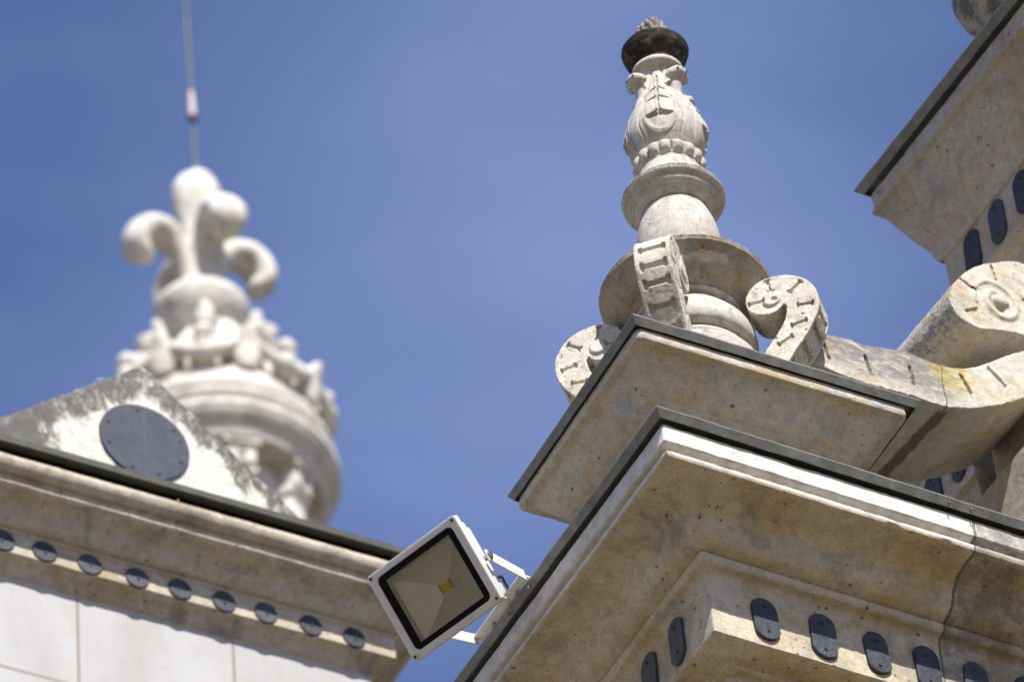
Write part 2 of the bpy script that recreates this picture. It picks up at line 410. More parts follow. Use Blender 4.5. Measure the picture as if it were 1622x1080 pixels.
def add_cyl(bm, a, b, r0, r1=None, n=16, caps=True):
    a = Vector(a); b = Vector(b); r1 = r0 if r1 is None else r1
    d = (b - a); q = d.to_track_quat('Z', 'Y').to_matrix()
    rr = []
    for p, r in ((a, r0), (b, r1)):
        rr.append([bm.verts.new(p + q @ Vector((r * cos(2 * pi * i / n), r * sin(2 * pi * i / n), 0))) for i in range(n)])
    for i in range(n):
        j = (i + 1) % n; bm.faces.new((rr[0][i], rr[0][j], rr[1][j], rr[1][i]))
    bm.faces.new(list(reversed(rr[0]))); bm.faces.new(rr[1])

def add_tube(bm, pts, rad, n=12):
    """swept tube through 3-D points with a radius (or (rx, ry)) per point"""
    P = [Vector(p) for p in pts]; rings = []
    up = Vector((0, 0, 1)); prev = None
    for i, p in enumerate(P):
        d = (P[min(i + 1, len(P) - 1)] - P[max(0, i - 1)]).normalized()
        if prev is None:
            s = d.cross(up)
            if s.length < .01: s = d.cross(Vector((1, 0, 0)))
        else: s = prev - d * prev.dot(d)
        s.normalize(); prev = s; u = s.cross(d)
        r = rad[i] if isinstance(rad, (list, tuple)) else rad
        rx, ry = r if isinstance(r, tuple) else (r, r)
        rings.append([bm.verts.new(p + s * rx * cos(2 * pi * k / n) + u * ry * sin(2 * pi * k / n)) for k in range(n)])
    for a, b in zip(rings[:-1], rings[1:]):
        for k in range(n):
            j = (k + 1) % n; bm.faces.new((a[k], a[j], b[j], b[k]))
    bm.faces.new(list(reversed(rings[0]))); bm.faces.new(rings[-1])

def add_prism(bm, poly, y0, y1, xf=None):
    """polygon in (x, z) extruded along y"""
    a = [bm.verts.new((p[0], y0, p[1])) for p in poly]; b = [bm.verts.new((p[0], y1, p[1])) for p in poly]
    n = len(poly); fs = []
    fs.append(bm.faces.new(a)); fs.append(bm.faces.new(list(reversed(b))))
    for i in range(n):
        j = (i + 1) % n; fs.append(bm.faces.new((a[j], a[i], b[i], b[j])))
    bmesh.ops.recalc_face_normals(bm, faces=fs)
    if xf is not None: bmesh.ops.transform(bm, matrix=xf, verts=a + b)

def add_ball(bm, c, r, mat=None, u=24, v=16):
    m = Matrix.Translation(c) @ (mat if mat is not None else Matrix()) @ Matrix.Diagonal((r[0], r[1], r[2], 1))
    bmesh.ops.create_uvsphere(bm, u_segments=u, v_segments=v, radius=1.0, matrix=m)

def to_mesh(bm, name='tmp'):
    me = bpy.data.meshes.new(name); bm.to_mesh(me); bm.free(); return me

def sculpt(bm, voxel, cut=None, smooth=2, amp=.0015, seed=0.0):
    """fuse overlapping solids into one weathered surface (optionally with carved notches) and return a bmesh"""
    o = bpy.data.objects.new('tmp', to_mesh(bm)); COL.objects.link(o); oc = None
    if cut is not None:
        oc = bpy.data.objects.new('tmp_cut', to_mesh(cut)); COL.objects.link(oc)
        b = o.modifiers.new('b', 'BOOLEAN'); b.operation = 'DIFFERENCE'; b.object = oc; b.solver = 'EXACT'; b.use_self = True
    r = o.modifiers.new('r', 'REMESH'); r.mode = 'VOXEL'; r.voxel_size = voxel
    if smooth:
        s = o.modifiers.new('s', 'SMOOTH'); s.factor = .5; s.iterations = smooth
    if oc: oc.hide_viewport = False
    dg = bpy.context.evaluated_depsgraph_get(); dg.update()
    me = bpy.data.meshes.new_from_object(o.evaluated_get(dg))
    out = bmesh.new(); out.from_mesh(me)
    for x in (o, oc):
        if x is not None:
            d = x.data; bpy.data.objects.remove(x); bpy.data.meshes.remove(d)
    bpy.data.meshes.remove(me)
    if amp:
        for v in out.verts: v.co += jit(v.co, amp, seed)
    return out

def RZ(a): return Matrix.Rotation(a, 4, 'Z')
def T(x, y=None, z=None): return Matrix.Translation(x if y is None else (x, y, z))

def plate_bm(wd, ht, th, xf, n=28):
    """slate tablet with rounded ends, standing in the x-z plane, facing -y, slightly irregular"""
    pts = []
    for i in range(n):
        a = 2 * pi * i / n
        x, z = cos(a), sin(a)
        r = wd / 2
        px = x * r; pz = z * r + (ht / 2 - r) * (1 if z >= 0 else -1)
        k = 1 + random.uniform(-.03, .03)
        pts.append((px * k, pz * (1 + random.uniform(-.012, .012))))
    bm = bmesh.new(); add_prism(bm, pts, -th, .004)
    fe = [e for e in bm.edges if all(abs(v.co.y + th) < 1e-5 for v in e.verts)]
    bmesh.ops.bevel(bm, geom=fe, offset=.002, segments=1, affect='EDGES')
    bm.transform(xf); return bm

def screw_bm(p, d, r=.006):
    bm = bmesh.new(); p = Vector(p); d = Vector(d).normalized()
    add_cyl(bm, p - d * .004, p + d * .0035, r, r * .75, 10); return bm

def slate(parent, wd, ht, th, xf, screws=((0, .3), (0, -.3))):
    xf = xf @ Matrix.Rotation(radians(random.uniform(-3.5, 3.5)), 4, 'Y'); wd *= random.uniform(.94, 1.05); ht *= random.uniform(.96, 1.04)
    s = obj('slate_inlay', plate_bm(wd, ht, th, xf), M['slate'], parent, 40)
    for sx, sz in screws:
        p = xf @ Vector((sx * wd + random.uniform(-.003, .003), -th, sz * ht + random.uniform(-.004, .004))); d = (xf.to_3x3() @ Vector((0, -1, 0)))
        obj('screw', screw_bm(p, d), M['iron'], s)
    return s

# ------------------------------------------------------------------ ground
bm = bmesh.new()
bmesh.ops.create_grid(bm, x_segments=8, y_segments=8, size=600, matrix=T(0, 0, -Z0))
g = obj('ground', bm, M['gravel']); g['kind'] = 'structure'

# ------------------------------------------------------------------ right building: cornice, frieze, wall
rb = thing('limestone_building', 'pale limestone building corner with projecting cornice and slate inlays under the carved pedestal', 'building', (.42, .42, -Z0))
cor = [(.50, .003), (.066, .003), (.060, .0), (.057, -.006), (.056, -.060), (.060, -.065), (.074, -.067), (.082, -.070), (.083, -.081), (.070, -.0855), (.065, -.0875),
       (.0635, -.091), (.0635, -.099), (.067, -.106), (.076, -.1085), (.09, -.108)]
cor += spl([(.095, -.108), (.13, -.110), (.165, -.120), (.192, -.145), (.208, -.178), (.232, -.200), (.262, -.208)], 5)
cor += spl([(.2645, -.2085), (.260, -.216), (.2605, -.228), (.267, -.237), (.276, -.2395)], 4)
cor += spl([(.277, -.240), (.287, -.243), (.295, -.252)], 3)
cor += [(.297, -.26), (.299, -.452), (.304, -.456), (.372, -.460), (.377, -.464), (.379, -.476), (.383, -.480), (.403, -.482), (.407, -.486), (.409, -.51), (.42, -.52), (.42, -1.2)]
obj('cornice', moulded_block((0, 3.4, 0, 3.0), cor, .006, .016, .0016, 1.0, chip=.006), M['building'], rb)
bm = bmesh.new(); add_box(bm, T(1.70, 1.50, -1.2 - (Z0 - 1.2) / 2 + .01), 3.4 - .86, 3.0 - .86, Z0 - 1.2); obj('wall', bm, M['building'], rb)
zf = [(.35, .040), (.034, .034), (.029, .030), (.029, .026), (.042, .004), (.0445, .0045), (.036, .025), (.052, .0268), (.35, .0268)]
obj('flashing', moulded_block((0, 3.4, 0, 3.0), zf, .001, .04, .0020, 4.0, pstep=.05), M['zinc'], rb, 20)
# lapped seam of the flashing
for sx in (.93, 1.0):
    bm = bmesh.new(); add_box(bm, T(sx, .0345, .0165) @ Matrix.Rotation(radians(-30.5), 4, 'X'), .004, .004, .027, .001); obj('flashing_seam', bm, M['zinc'], rb)
for sy in (.78, .90):
    bm = bmesh.new(); add_box(bm, T(.0345, sy, .0165) @ Matrix.Rotation(radians(30.5), 4, 'Y'), .004, .0035, .027, .001); obj('flashing_seam', bm, M['zinc'], rb)
FZ = -.361
for x in (.462, .640, .806, .963, 1.116, 1.28, 1.45, 1.62):
    slate(rb, .078, .150, .009, T(x, .297, FZ + random.uniform(-.003, .003)))
for y in (.475, .629, .785, .94, 1.10):
    slate(rb, .076, .150, .009, T(.297, y, FZ + .012) @ RZ(-pi / 2))

# ------------------------------------------------------------------ pedestal slab
YW = radians(-1.2)
U0 = Vector((-.016, .049, .392))
PX = T(U0) @ RZ(YW)
ped = thing('pedestal', 'square limestone pedestal slab with zinc edging under the carved finial', 'pedestal', (.42, .44, .05))
W1, D1 = .882, .756
ps = [(.40, .014), (.068, .014), (.062, .012), (.060, .006), (.0590, -.019), (.0615, -.0245), (.071, -.027)]
ps += spl([(.074, -.0272), (.090, -.032), (.110, -.056), (.131, -.084), (.152, -.106), (.172, -.116)], 5)
ps += [(.174, -.118), (.174, -.128), (.19, -.138), (.19, -.352)]
obj('slab', moulded_block((0, W1 + .075, 0, D1 + .105), ps, .018, .014, .0011, 2.0, chip=.004, xf=PX), M['slab'], ped)
zs = [(.34, .040), (.044, .036), (.038, .032), (.038, .028), (.050, .007), (.0525, .0075), (.045, .0265), (.062, .0285), (.34, .0285)]
obj('flashing', moulded_block((0, W1 + .088, 0, D1 + .095), zs, .001, .035, .0018, 6.0, xf=PX, pstep=.05), M['zinc'], ped, 20)

# ------------------------------------------------------------------ carved finial
FX, FY = .435, .445
FB = .40
fin = thing('stone_finial', 'tall carved limestone finial with blackened bowl top and four scrolls on its pedestal', 'finial', (FX, FY, FB))
c0 = (FX, FY, 0)
# pedestal slate top hidden under the flashing; foot and base bulge
base = [(.19, .40), (.19, .66), (.187, .672), (.155, .676)] + spl([(.158, .684), (.166, .70), (.160, .715), (.150, .722)], 4) + \
       spl([(.160, .718), (.182, .732), (.187, .762), (.174, .808), (.149, .843), (.136, .862)], 6) + [(.1365, .866), (.150, .869), (.155, .874), (.154, .882)]
obj('base', lathe(base, 120, c0, amp=.0012, seed=3, step=.01), M['finial'], fin)
bowl = [(.135, .878), (.158, .880), (.160, .888), (.168, .896)] + spl([(.170, .897), (.182, .902), (.202, .918), (.220, .942), (.233, .962), (.2395, .968)], 5) + \
       [(.2445, .971), (.2465, .982), (.243, .990), (.21, .996), (.10, 1.012)]
obj('bowl', lathe(bowl, 128, c0, amp=.0018, seed=5, step=.01), M['bowl'], fin)
bulb = spl([(.098, 1.00), (.108, 1.03), (.1185, 1.09), (.1225, 1.15), (.1205, 1.20), (.112, 1.25), (.100, 1.29), (.092, 1.315)], 6)
obj('bulb', lathe(bulb, 120, c0, amp=.001, seed=7, step=.012), M['finial'], fin)
disc = [(.085, 1.306), (.101, 1.308), (.104, 1.313)] + spl([(.1055, 1.314), (.112, 1.319), (.1155, 1.329)], 4) + [(.121, 1.331), (.1225, 1.335)] + \
       spl([(.1235, 1.336), (.131, 1.340), (.1335, 1.348), (.132, 1.354)], 4) + [(.1355, 1.357)] + spl([(.137, 1.3575), (.146, 1.360), (.1495, 1.365)], 4) + \
       [(.1505, 1.374), (.147, 1.381)] + spl([(.144, 1.383), (.124, 1.398), (.108, 1.42), (.098, 1.445), (.094, 1.47)], 5)
obj('collar', lathe(disc, 128, c0, amp=.0009, seed=9, step=.008), M['finial'], fin)
def bead_d(a, z, r):
    t = (z - 1.512) / .0215
    if abs(t) > 1: return 0
    m = sqrt(max(0, 1 - t * t)); k = abs(sin(a * 8 + .3)); kk = abs(sin(a * 4 + .15 + pi / 2))
    return m * (.020 * k ** .45 - .004 - (.010 if kk < .14 else 0))
bead = densify([(.086, 1.462), (.089, 1.486), (.0915, 1.488), (.0915, 1.536), (.088, 1.538), (.086, 1.56)], .003)
obj('bead_ring', lathe(bead, 320, c0, disp=bead_d, amp=.0007, seed=2), M['finial'], fin, 40)
A0 = radians(232)
def vase_d(a, z, r):
    d = 0.0
    k = round((a - A0) / (pi / 2)); u = (a - A0 - k * pi / 2); u = (u + pi) % (2 * pi) - pi
    s = u * max(r, .05)
    # leaf fold: three scalloped tiers and a hollow under the lowest
    tiers = [(1.800, .016), (1.748, .026), (1.690, .038), (1.628, .042)]
    au = abs(s)
    for (zt, wt), (zb, wb) in zip(tiers[:-1], tiers[1:]):
        kb = .009 if zb < 1.65 else .021; kt = .021 if zt < 1.79 else .0
        bz = zb + kb * max(0, 1 - au / wb) ** .75 - .005 * sin(pi * min(1, au / wb)) * (1 if zb < 1.65 else -.4)      # lower edge: two drooping lobes
        tz = zt + kt * max(0, 1 - au / wt) ** .75 + .002 * sin(pi * min(1, au / wt))
        if bz < z <= tz and au < wb * 1.05:
            f = (tz - z) / (tz - bz); e = max(0, 1 - (au / (wb * 1.05)) ** 4)
            d = (.0015 + .0055 * f) * e - .003 * math.exp(-(au / .0022) ** 2)
    if 1.625 < z < 1.85: d += .0035 * math.exp(-((au - .0055) / .0028) ** 2) - .0065 * math.exp(-(au / .0022) ** 2)
    if d == 0 and z <= 1.66:
        q = hypot(s / .043, (z - 1.634) / .064)
        if q < 1: d -= .0045 * (1 - q ** 6)
        elif q < 1.2: d += .003
    # long incised lines that frame the leaf
    for sg in (1, -1):
        zc = (1.72 - z) / .165
        if 0 < zc < 1:
            line = sg * (.040 + .034 * sin(zc * pi * .62) - .018 * max(0, zc - .62) / .38)
            d -= .0042 * math.exp(-((s - line) / .0022) ** 2)
    # ridges running up into the curls between the leaves
    b = abs(abs(u) - pi / 4) * r
    if z > 1.66:
        g = min(1, (z - 1.66) / .16)
        d += g * .006 * math.exp(-(b / .014) ** 2) - g * .004 * math.exp(-((b - .024) / .004) ** 2)
    return d
vase = spl([(.084, 1.535), (.094, 1.548), (.108, 1.575), (.1165, 1.605), (.1175, 1.632), (.112, 1.668), (.099, 1.710), (.0845, 1.752), (.070, 1.795), (.058, 1.835), (.0515, 1.868), (.051, 1.893)], 24)
obj('vase', lathe(vase, 420, c0, disp=vase_d, amp=.0006, seed=4), M['finial'], fin, 50)
def curl_bm(az, z, rad, wd, r):
    bm = bmesh.new(); n = 9; pts = []; rr = []
    for i in range(n):
        t = -1 + 2 * i / (n - 1)
        pts.append((rad - .020 * t * t, t * wd, z - .020 * t * t)); rr.append(r * (1 - .55 * t ** 4) * (1.0 if abs(abs(t) - .45) > .15 else .90))
    add_tube(bm, pts, rr, 14)
    # the leaf stem that carries the rolled tip
    add_tube(bm, [(.070, 0, z - .115), (.074, 0, z - .060), (rad - .016, 0, z - .010), (rad - .006, 0, z + r * .55)], [(.016, .010), (.018, .012), (.022, .014), (.022, .009)], 10)
    bm = sculpt(bm, .0026, None, 2, .0008, az)
    for sg in (-1, 1):
        pass
    bm.transform(T(FX, FY, 0) @ RZ(az)); return bm
for k in range(4):
    cl = obj('leaf_curl', curl_bm(A0 + pi / 4 + k * pi / 2, 1.833, .0965, .033, .0180), M['finial'], fin, 60)
    for tz in (-.014, .016):
        bm = bmesh.new(); a = A0 + pi / 4 + k * pi / 2; p = T(FX, FY, 0) @ RZ(a) @ Vector((.1160 - (.3 * abs(tz)), tz, 1.829)); add_cyl(bm, p - Vector((cos(a), sin(a), 0)) * .006, p + Vector((cos(a), sin(a), 0)) * .0004, .0038, .0042, 10)
        obj('drill_hole', bm, M['iron'], cl)
neck = [(.049, 1.888), (.0525, 1.892)] + spl([(.060, 1.894), (.0745, 1.900), (.0775, 1.909), (.0735, 1.919), (.064, 1.923)], 5) + [(.063, 1.93)]
obj('neck_ring', lathe(neck, 96, c0, amp=.0008, seed=8, step=.006), M['finial'], fin)
top = [(.058, 1.924), (.0615, 1.930), (.0625, 1.944)] + spl([(.064, 1.948), (.070, 1.951), (.083, 1.962), (.094, 1.980), (.0995, 1.998)], 5) + [(.1005, 2.004), (.097, 2.010), (.07, 2.014), (.03, 2.016)]
obj('top_bowl', lathe(top, 110, c0, amp=.0030, seed=1, step=.007), M['black_bowl'], fin, 45)
def flame_d(a, z, r): return .006 * abs(sin(a * 7 + z * 60)) * min(1, r / .03) + .004 * sin(a * 3 + 1)
fl = spl([(.046, 2.005), (.050, 2.035), (.050, 2.065), (.044, 2.098), (.031, 2.120), (.012, 2.130)], 8)
obj('flame', lathe(fl, 120, c0, disp=flame_d, amp=.004, seed=6, step=.004), M['flame'], fin, 60)

# scroll brackets
sc = [(.25, .44), (.255, .53), (.275, .57), (.303, .616), (.339, .664), (.369, .714), (.385, .762), (.386, .812), (.373, .850), (.348, .884), (.310, .908), (.266, .918), (.225, .910), (.194, .887), (.180, .854),
      (.184, .817), (.207, .788), (.240, .777), (.270, .784), (.288, .806), (.295, .788), (.285, .745), (.264, .703), (.234, .664), (.205, .62), (.182, .57), (.175, .44)]
TH = .052
def notch(cut, x, z, ang, ln, depth_pos, side):
    """I-shaped chisel cut on the flat face (side = -1: y=-TH, +1: y=+TH)"""
    m = T(x, depth_pos, z) @ Matrix.Rotation(-ang, 4, 'Y')
    add_box(cut, m, ln, .022, .0085)
    for s in (-1, 1): add_box(cut, m @ T(s * ln / 2, 0, 0) @ Matrix.Rotation(radians(4), 4, 'Y'), .0075, .0221, .021)
bm = bmesh.new(); poly = spl(sc[:20], 4) + spl(sc[20:], 4)
add_prism(bm, poly, -TH, TH)
for s in (-1, 1):          # small eye boss and the raised coil
    add_cyl(bm, (.254, s * (TH - .01), .830), (.254, s * (TH + .007), .830), .0285, .026, 28)
cut = bmesh.new()
for x, z, a in ((.251, .885, 100), (.325, .856, 40), (.210, .833, 0), (.347, .780, -8), (.322, .715, 8), (.278, .662, 25)):
    for s in (-1, 1): notch(cut, x, z, radians(a), .044, s * TH, s)
path = [(.30, .91, 100), (.352, .880, 50), (.384, .815, 5), (.384, .752, -8), (.363, .702, -28), (.325, .645, -36), (.288, .592, -38), (.262, .545, -25)]
for x, z, a in path:       # cuts across the outer rim
    m = T(x, 0, z) @ Matrix.Rotation(-radians(a), 4, 'Y')
    add_box(cut, m, .026, .062, .0150)
    for s in (-1, 1): add_box(cut, m @ T(0, s * .034, 0), .0261, .012, .030)
add_cyl(cut, (.262, -TH - .02, .822), (.262, -TH - .001, .822), .010, .010, 10)
scm = sculpt(bm, .0026, cut, 2, .0016, 3.3)
scm.transform(T(0, 0, -FB)); finish(scm, 60); scme = to_mesh(scm, 'scroll_bracket')
for k in range(4):
    o = obj_me('scroll_bracket', scme if k else scme, M['scroll'], None, True)
    o.parent = fin; o.rotation_euler = (0, 0, radians(-45 + 90 * k))

# ------------------------------------------------------------------ scroll buttress (console)
C0 = Vector((.65, .265, 0.0)); CY = radians(3.0)
con = thing('scroll_buttress', 'large curved limestone scroll buttress with yellow lichen spanning from the pedestal to the tower', 'buttress', (1.5, .45, .8))
low = [(-.0, .681), (.029, .679), (.195, .664), (.389, .684), (.518, .694), (.656, .751), (.806, .853), (.905, .95), (.97, 1.05), (1.0, 1.2)]
upp = [(1.0, 1.40), (.896, 1.444), (.797, 1.404), (.710, 1.346), (.639, 1.267), (.597, 1.174), (.613, 1.106), (.680, 1.082), (.752, 1.102), (.82, 1.122), (.866, 1.112), (.855, 1.075), (.785, 1.020), (.695, .947), (.635, .902), (.565, .870), (.498, .859), (.392, .860), (.269, .828), (.195, .826), (.108, .808), (-.0, .800)]
poly = spl(low, 5) + spl(upp, 5)
bm = bmesh.new(); add_prism(bm, poly, 0, .34)
sp = [(.772 + (.088 - .066 * i / 40) * cos(radians(200) - i / 40 * radians(560)), .004, 1.222 + (.088 - .066 * i / 40) * 1.05 * sin(radians(200) - i / 40 * radians(560))) for i in range(41)]
add_tube(bm, sp, [.010 + .006 * i / 40 for i in range(41)], 10)
add_ball(bm, (.772, 0, 1.222), (.024, .022, .024))
cut = bmesh.new()
def bar(x, z, a, ln, wd=.0095):
    m = T(x, 0, z) @ Matrix.Rotation(-radians(a), 4, 'Y'); add_box(cut, m, ln, .030, wd)
for x, z, a, ln in ((.668, 1.255, 150, .070), (.775, 1.352, 100, .065), (.668, 1.150, 30, .06), (.885, 1.29, 40, .06)): bar(x, z, a, ln)
for x, z, a, ln in ((.60, .820, 112, .08), (.72, .900, 135, .08), (.26, .745, 100, .08), (.41, .770, 95, .08), (.12, .740, 100, .07)): bar(x, z, a, ln, .0115)
cb = sculpt(bm, .0040, cut, 1, .0030, 6.6)
cb.transform(T(C0) @ RZ(CY))
obj('scroll_band', cb, M['console'], con, 60)

# ------------------------------------------------------------------ tower
TC = Vector((1.365, .851, 2.162)); TY = radians(1.7)
tw = thing('limestone_tower', 'square limestone tower with zinc capped cornice rising behind the scroll buttress', 'tower', (1.75, .3, .03))
TX = T(TC) @ RZ(TY)
tp = [(.40, -.004), (.050, -.004), (.038, -.006), (.0355, -.012), (.0355, -.078), (.031, -.082), (.031, -.090), (.038, -.094), (.046, -.097), (.052, -.110)]
tp += spl([(.050, -.104), (.060, -.128), (.078, -.172), (.100, -.226), (.122, -.276), (.137, -.300)], 5)
tp += spl([(.137, -.302), (.142, -.318), (.150, -.345), (.158, -.362), (.168, -.366)], 4) + [(.170, -.40), (.172, -.565), (.176, -.575)] + spl([(.178, -.577), (.192, -.585), (.20, -.60), (.2, -.62)], 3) + [(.2, -1.0), (.2, -1.40), (.085, -1.45), (.085, -2.126)]
obj('shaft', moulded_block((0, 1.6, -.99, 0), tp, .006, .02, .0018, 3.5, chip=.006, xf=TX), M['tower'], tw)
zt = [(.34, .038), (.006, .034), (.000, .030), (.000, .026), (.020, .004), (.0225, .0045), (.008, .024), (.030, .0235), (.34, .0235)]
obj('flashing', moulded_block((0, 1.6, -.99, 0), zt, .001, .04, .0018, 8.0, xf=TX, pstep=.05), M['zinc'], tw, 20)
for y in (.538, .397, .260, .115, -.03):
    slate(tw, .078, .165, .009, TX @ T(.1715, y - .851, -.457) @ RZ(-pi / 2))
urn = thing('stone_urn', 'round carved limestone ornament on top of the tower cornice in the corner', 'ornament', (1.60, .315, 2.19))
def urn_d(a, z, r): return -.012 * abs(sin(a * 4)) ** 3 * min(1, max(0, (z + .06) / .06))
up_ = spl([(.05, -.52), (.06, -.45), (.05, -.30), (.045, -.16), (.060, -.118), (.090, -.088), (.114, -.03), (.118, .03), (.106, .09), (.07, .14), (.03, .16)], 8)
obj('urn_body', lathe(up_, 120, (1.600, .315, 2.625), disp=urn_d, amp=.003, seed=3), M['flame'], urn, 50)

# ------------------------------------------------------------------ low rear wall seen under the buttress
rw = thing('attic_wall', 'low limestone attic wall with dark slate inlays glimpsed in the gap under the scroll buttress', 'wall', (2.2, 1.5, .03))
ap = [(.30, 1.50), (-.06, 1.50), (-.06, 1.46), (-.04, 1.44), (0, 1.42), (0, 1.22), (.02, 1.21), (.03, 1.19), (.03, .02)]
obj('wall_block', moulded_block((1.72, 3.3, .95, 1.9), ap, .005, .03, .0012, 2.7), M['left'], rw)
for y in (1.02, 1.165, 1.31, 1.46, 1.61): slate(rw, .078, .150, .009, T(1.72, y, 1.325) @ RZ(-pi / 2))

# ------------------------------------------------------------------ floodlight
lc = Vector((-.251, .808, -.073))
Xl = Vector((-.111, .307, -.013)).normalized(); Yl = Vector((.158, .048, -.213)); Yl = (Yl - Xl * Yl.dot(Xl)).normalized(); Zl = Xl.cross(Yl)
LM = Matrix(((Xl.x, Yl.x, Zl.x, lc.x), (Xl.y, Yl.y, Zl.y, lc.y), (Xl.z, Yl.z, Zl.z, lc.z), (0, 0, 0, 1)))
LW, LH = .1632, .1348
fl_ = thing('floodlight', 'white square floodlight with yellow diode on a bracket at the cornice edge', 'floodlight', (.06, .86, .04))
def rrect(a, b, r, n=5):
    out = []
    for cx, cy, s in ((a - r, b - r, 0), (-a + r, b - r, .5 * pi), (-a + r, -b + r, pi), (a - r, -b + r, 1.5 * pi)):
        out += [(cx + r * cos(s + .5 * pi * i / n), cy + r * sin(s + .5 * pi * i / n)) for i in range(n + 1)]
    return out
def ring_loft(loops, close=True, capA=False, capB=False):
    """loops of (x,y,z) with equal counts, joined in order"""
    bm = bmesh.new(); R_ = [[bm.verts.new(p) for p in lp] for lp in loops]
    n = len(R_[0]); prs = list(zip(R_[:-1], R_[1:])) + ([(R_[-1], R_[0])] if close else [])
    for a, b in prs:
        for i in range(n):
            j = (i + 1) % n; bm.faces.new((a[i], a[j], b[j], b[i]))
    if capA: bm.faces.new(list(reversed(R_[0])))
    if capB: bm.faces.new(R_[-1])
    bmesh.ops.recalc_face_normals(bm, faces=bm.faces); return bm
def L3(pts, z): return [(x, y, z) for x, y in pts]
bm = ring_loft([L3(rrect(LW, LH, .010), -.022), L3(rrect(LW, LH, .010), -.002), L3(rrect(LW - .003, LH - .003, .009), .0), L3(rrect(LW * .862, LH * .862, .018), .0), L3(rrect(LW * .855, LH * .855, .018), -.004), L3(rrect(LW * .855, LH * .855, .018), -.022)])
bm.transform(LM); obj('front_frame', bm, M['white_paint'], fl_, 40)
bm = ring_loft([L3(rrect(LW * .853, LH * .853, .018), -.0125), L3(rrect(LW * .853, LH * .853, .018), -.003), L3(rrect(LW * .735, LH * .735, .003), -.0025), L3(rrect(LW * .735, LH * .735, .003), -.0125)])
bm.transform(LM); obj('gasket', bm, M['black'], fl_, 40)
bm = bmesh.new(); bm.faces.new([bm.verts.new(p) for p in L3(rrect(LW * .74, LH * .74, .003), -.0075)]); bm.transform(LM); obj('glass', bm, M['glass'], fl_)
RW, RH = LW * .735, LH * .735
def rect4(a, b): return [(a, b), (-a, b), (-a, -b), (a, -b)]
lip = ring_loft([L3(rect4(RW, RH), -.013), L3(rect4(RW * .985, RH * .985), -.036)], False); lip.transform(LM); obj('reflector_rim', lip, M['refl'], fl_, 20)
rf = ring_loft([L3(rect4(RW * .985, RH * .985), -.036), L3(rect4(.020, .017), -.072)], False, False, True); rf.transform(LM); ro = obj('reflector', rf, M['refl'], fl_, 10)
bm = bmesh.new(); add_box(bm, LM @ T(0, 0, -.0695), .030, .027, .004, .001); obj('led_chip', bm, M['led'], fl_)
for s in (-1, 1):
    bm = bmesh.new(); add_box(bm, LM @ T(s * .0185, 0, -.0695), .003, .030, .005, .0008); obj('chip_holder', bm, M['steel'], fl_)
# housing: stepped back and cooling fins
bm = ring_loft([L3(rrect(LW * .95, LH * .95, .012), -.021), L3(rrect(LW * .95, LH * .95, .012), -.034), L3(rrect(LW * .90, LH * .90, .012), -.040), L3(rrect(LW * .90, LH * .90, .012), -.066), L3(rrect(LW * .84, LH * .84, .014), -.074), L3(rrect(LW * .82, LH * .82, .014), -.104), L3(rrect(LW * .60, LH * .60, .014), -.108)], False, False, True)
bm.transform(LM); hs = obj('housing', bm, M['white_paint'], fl_, 30)
for i in range(9):
    bm = bmesh.new(); add_box(bm, LM @ T((i - 4) * .028, 0, -.104), .005, LH * 1.66, .046, .001); obj('fin', bm, M['white_paint'], hs)
bm = bmesh.new(); add_box(bm, LM @ T(-.02, .0, -.136), .16, .12, .05, .006); obj('driver_box', bm, M['white_paint'], hs)
for sx in (-1, 1):
    for sy in (-1, 1):
        p = LM @ Vector((sx * (LW - .011), sy * (LH - .011), 0)); obj('screw', screw_bm(p, Zl, .0052), M['iron'], fl_)
# U bracket: two arms pivot on the housing sides and meet on a bar fixed to the cornice top
def strap(a, b, wdir, wd, th):
    a = Vector(a); b = Vector(b); d = (b - a); x = d.normalized(); w_ = (wdir - x * wdir.dot(x)).normalized(); n_ = x.cross(w_); c = (a + b) / 2
    m = Matrix(((x.x, w_.x, n_.x, c.x), (x.y, w_.y, n_.y, c.y), (x.z, w_.z, n_.z, c.z), (0, 0, 0, 1)))
    bm = bmesh.new(); add_box(bm, m, d.length, wd, th, .0012); return bm

P1 = LM @ Vector((-.170, .005, -.050)); P2 = LM @ Vector((.170, .005, -.050))
B1 = Vector((.020, .775, .0445)); B2 = Vector((.020, 1.06, .0445))
br = obj('bracket', strap(B1, B2, Vector((1, 0, 0)), .032, .005), M['bracket_paint'], fl_)
for a, b in ((P1, B1), (P2, B2)):
    e = (b - a).normalized()
    obj('bracket_arm', strap(a - e * .014, b, Vector((0, .3, 1)).cross(e).cross(e) if False else e.cross(Xl), .034, .005), M['bracket_paint'], br)
for p, d in ((P1, -Xl), (P2, Xl)):
    bm = bmesh.new(); add_cyl(bm, p - d * .014, p + d * .010, .0085, .0085, 6); add_cyl(bm, p + d * .0035, p + d * .005, .0125, .0125, 18); obj('pivot_bolt', bm, M['steel'], br)
for y in (.84, .98):
    bm = bmesh.new(); add_cyl(bm, (.030, y, .030), (.030, y, .056), .007, .007, 6); obj('anchor_bolt', bm, M['steel'], br)
bm = bmesh.new(); cs = [LM @ Vector((-.09, .03, -.130)), LM @ Vector((-.11, .045, -.165)), LM @ Vector((-.10, .04, -.19)), Vector((.02, .86, .058)), Vector((.10, .90, .046)), Vector((.5, .95, .05))]
def spl3(P, n=8):
    P = [Vector(p) for p in P]; out = []
    for i in range(len(P) - 1):
        p0, p1, p2, p3 = P[max(0, i - 1)], P[i], P[i + 1], P[min(len(P) - 1, i + 2)]
        for k in range(n):
            t = k / n; out.append(.5 * ((2 * p1) + (p2 - p0) * t + (2 * p0 - 5 * p1 + 4 * p2 - p3) * t * t + (3 * p1 - p0 - 3 * p2 + p3) * t ** 3))
    out.append(P[-1]); return out
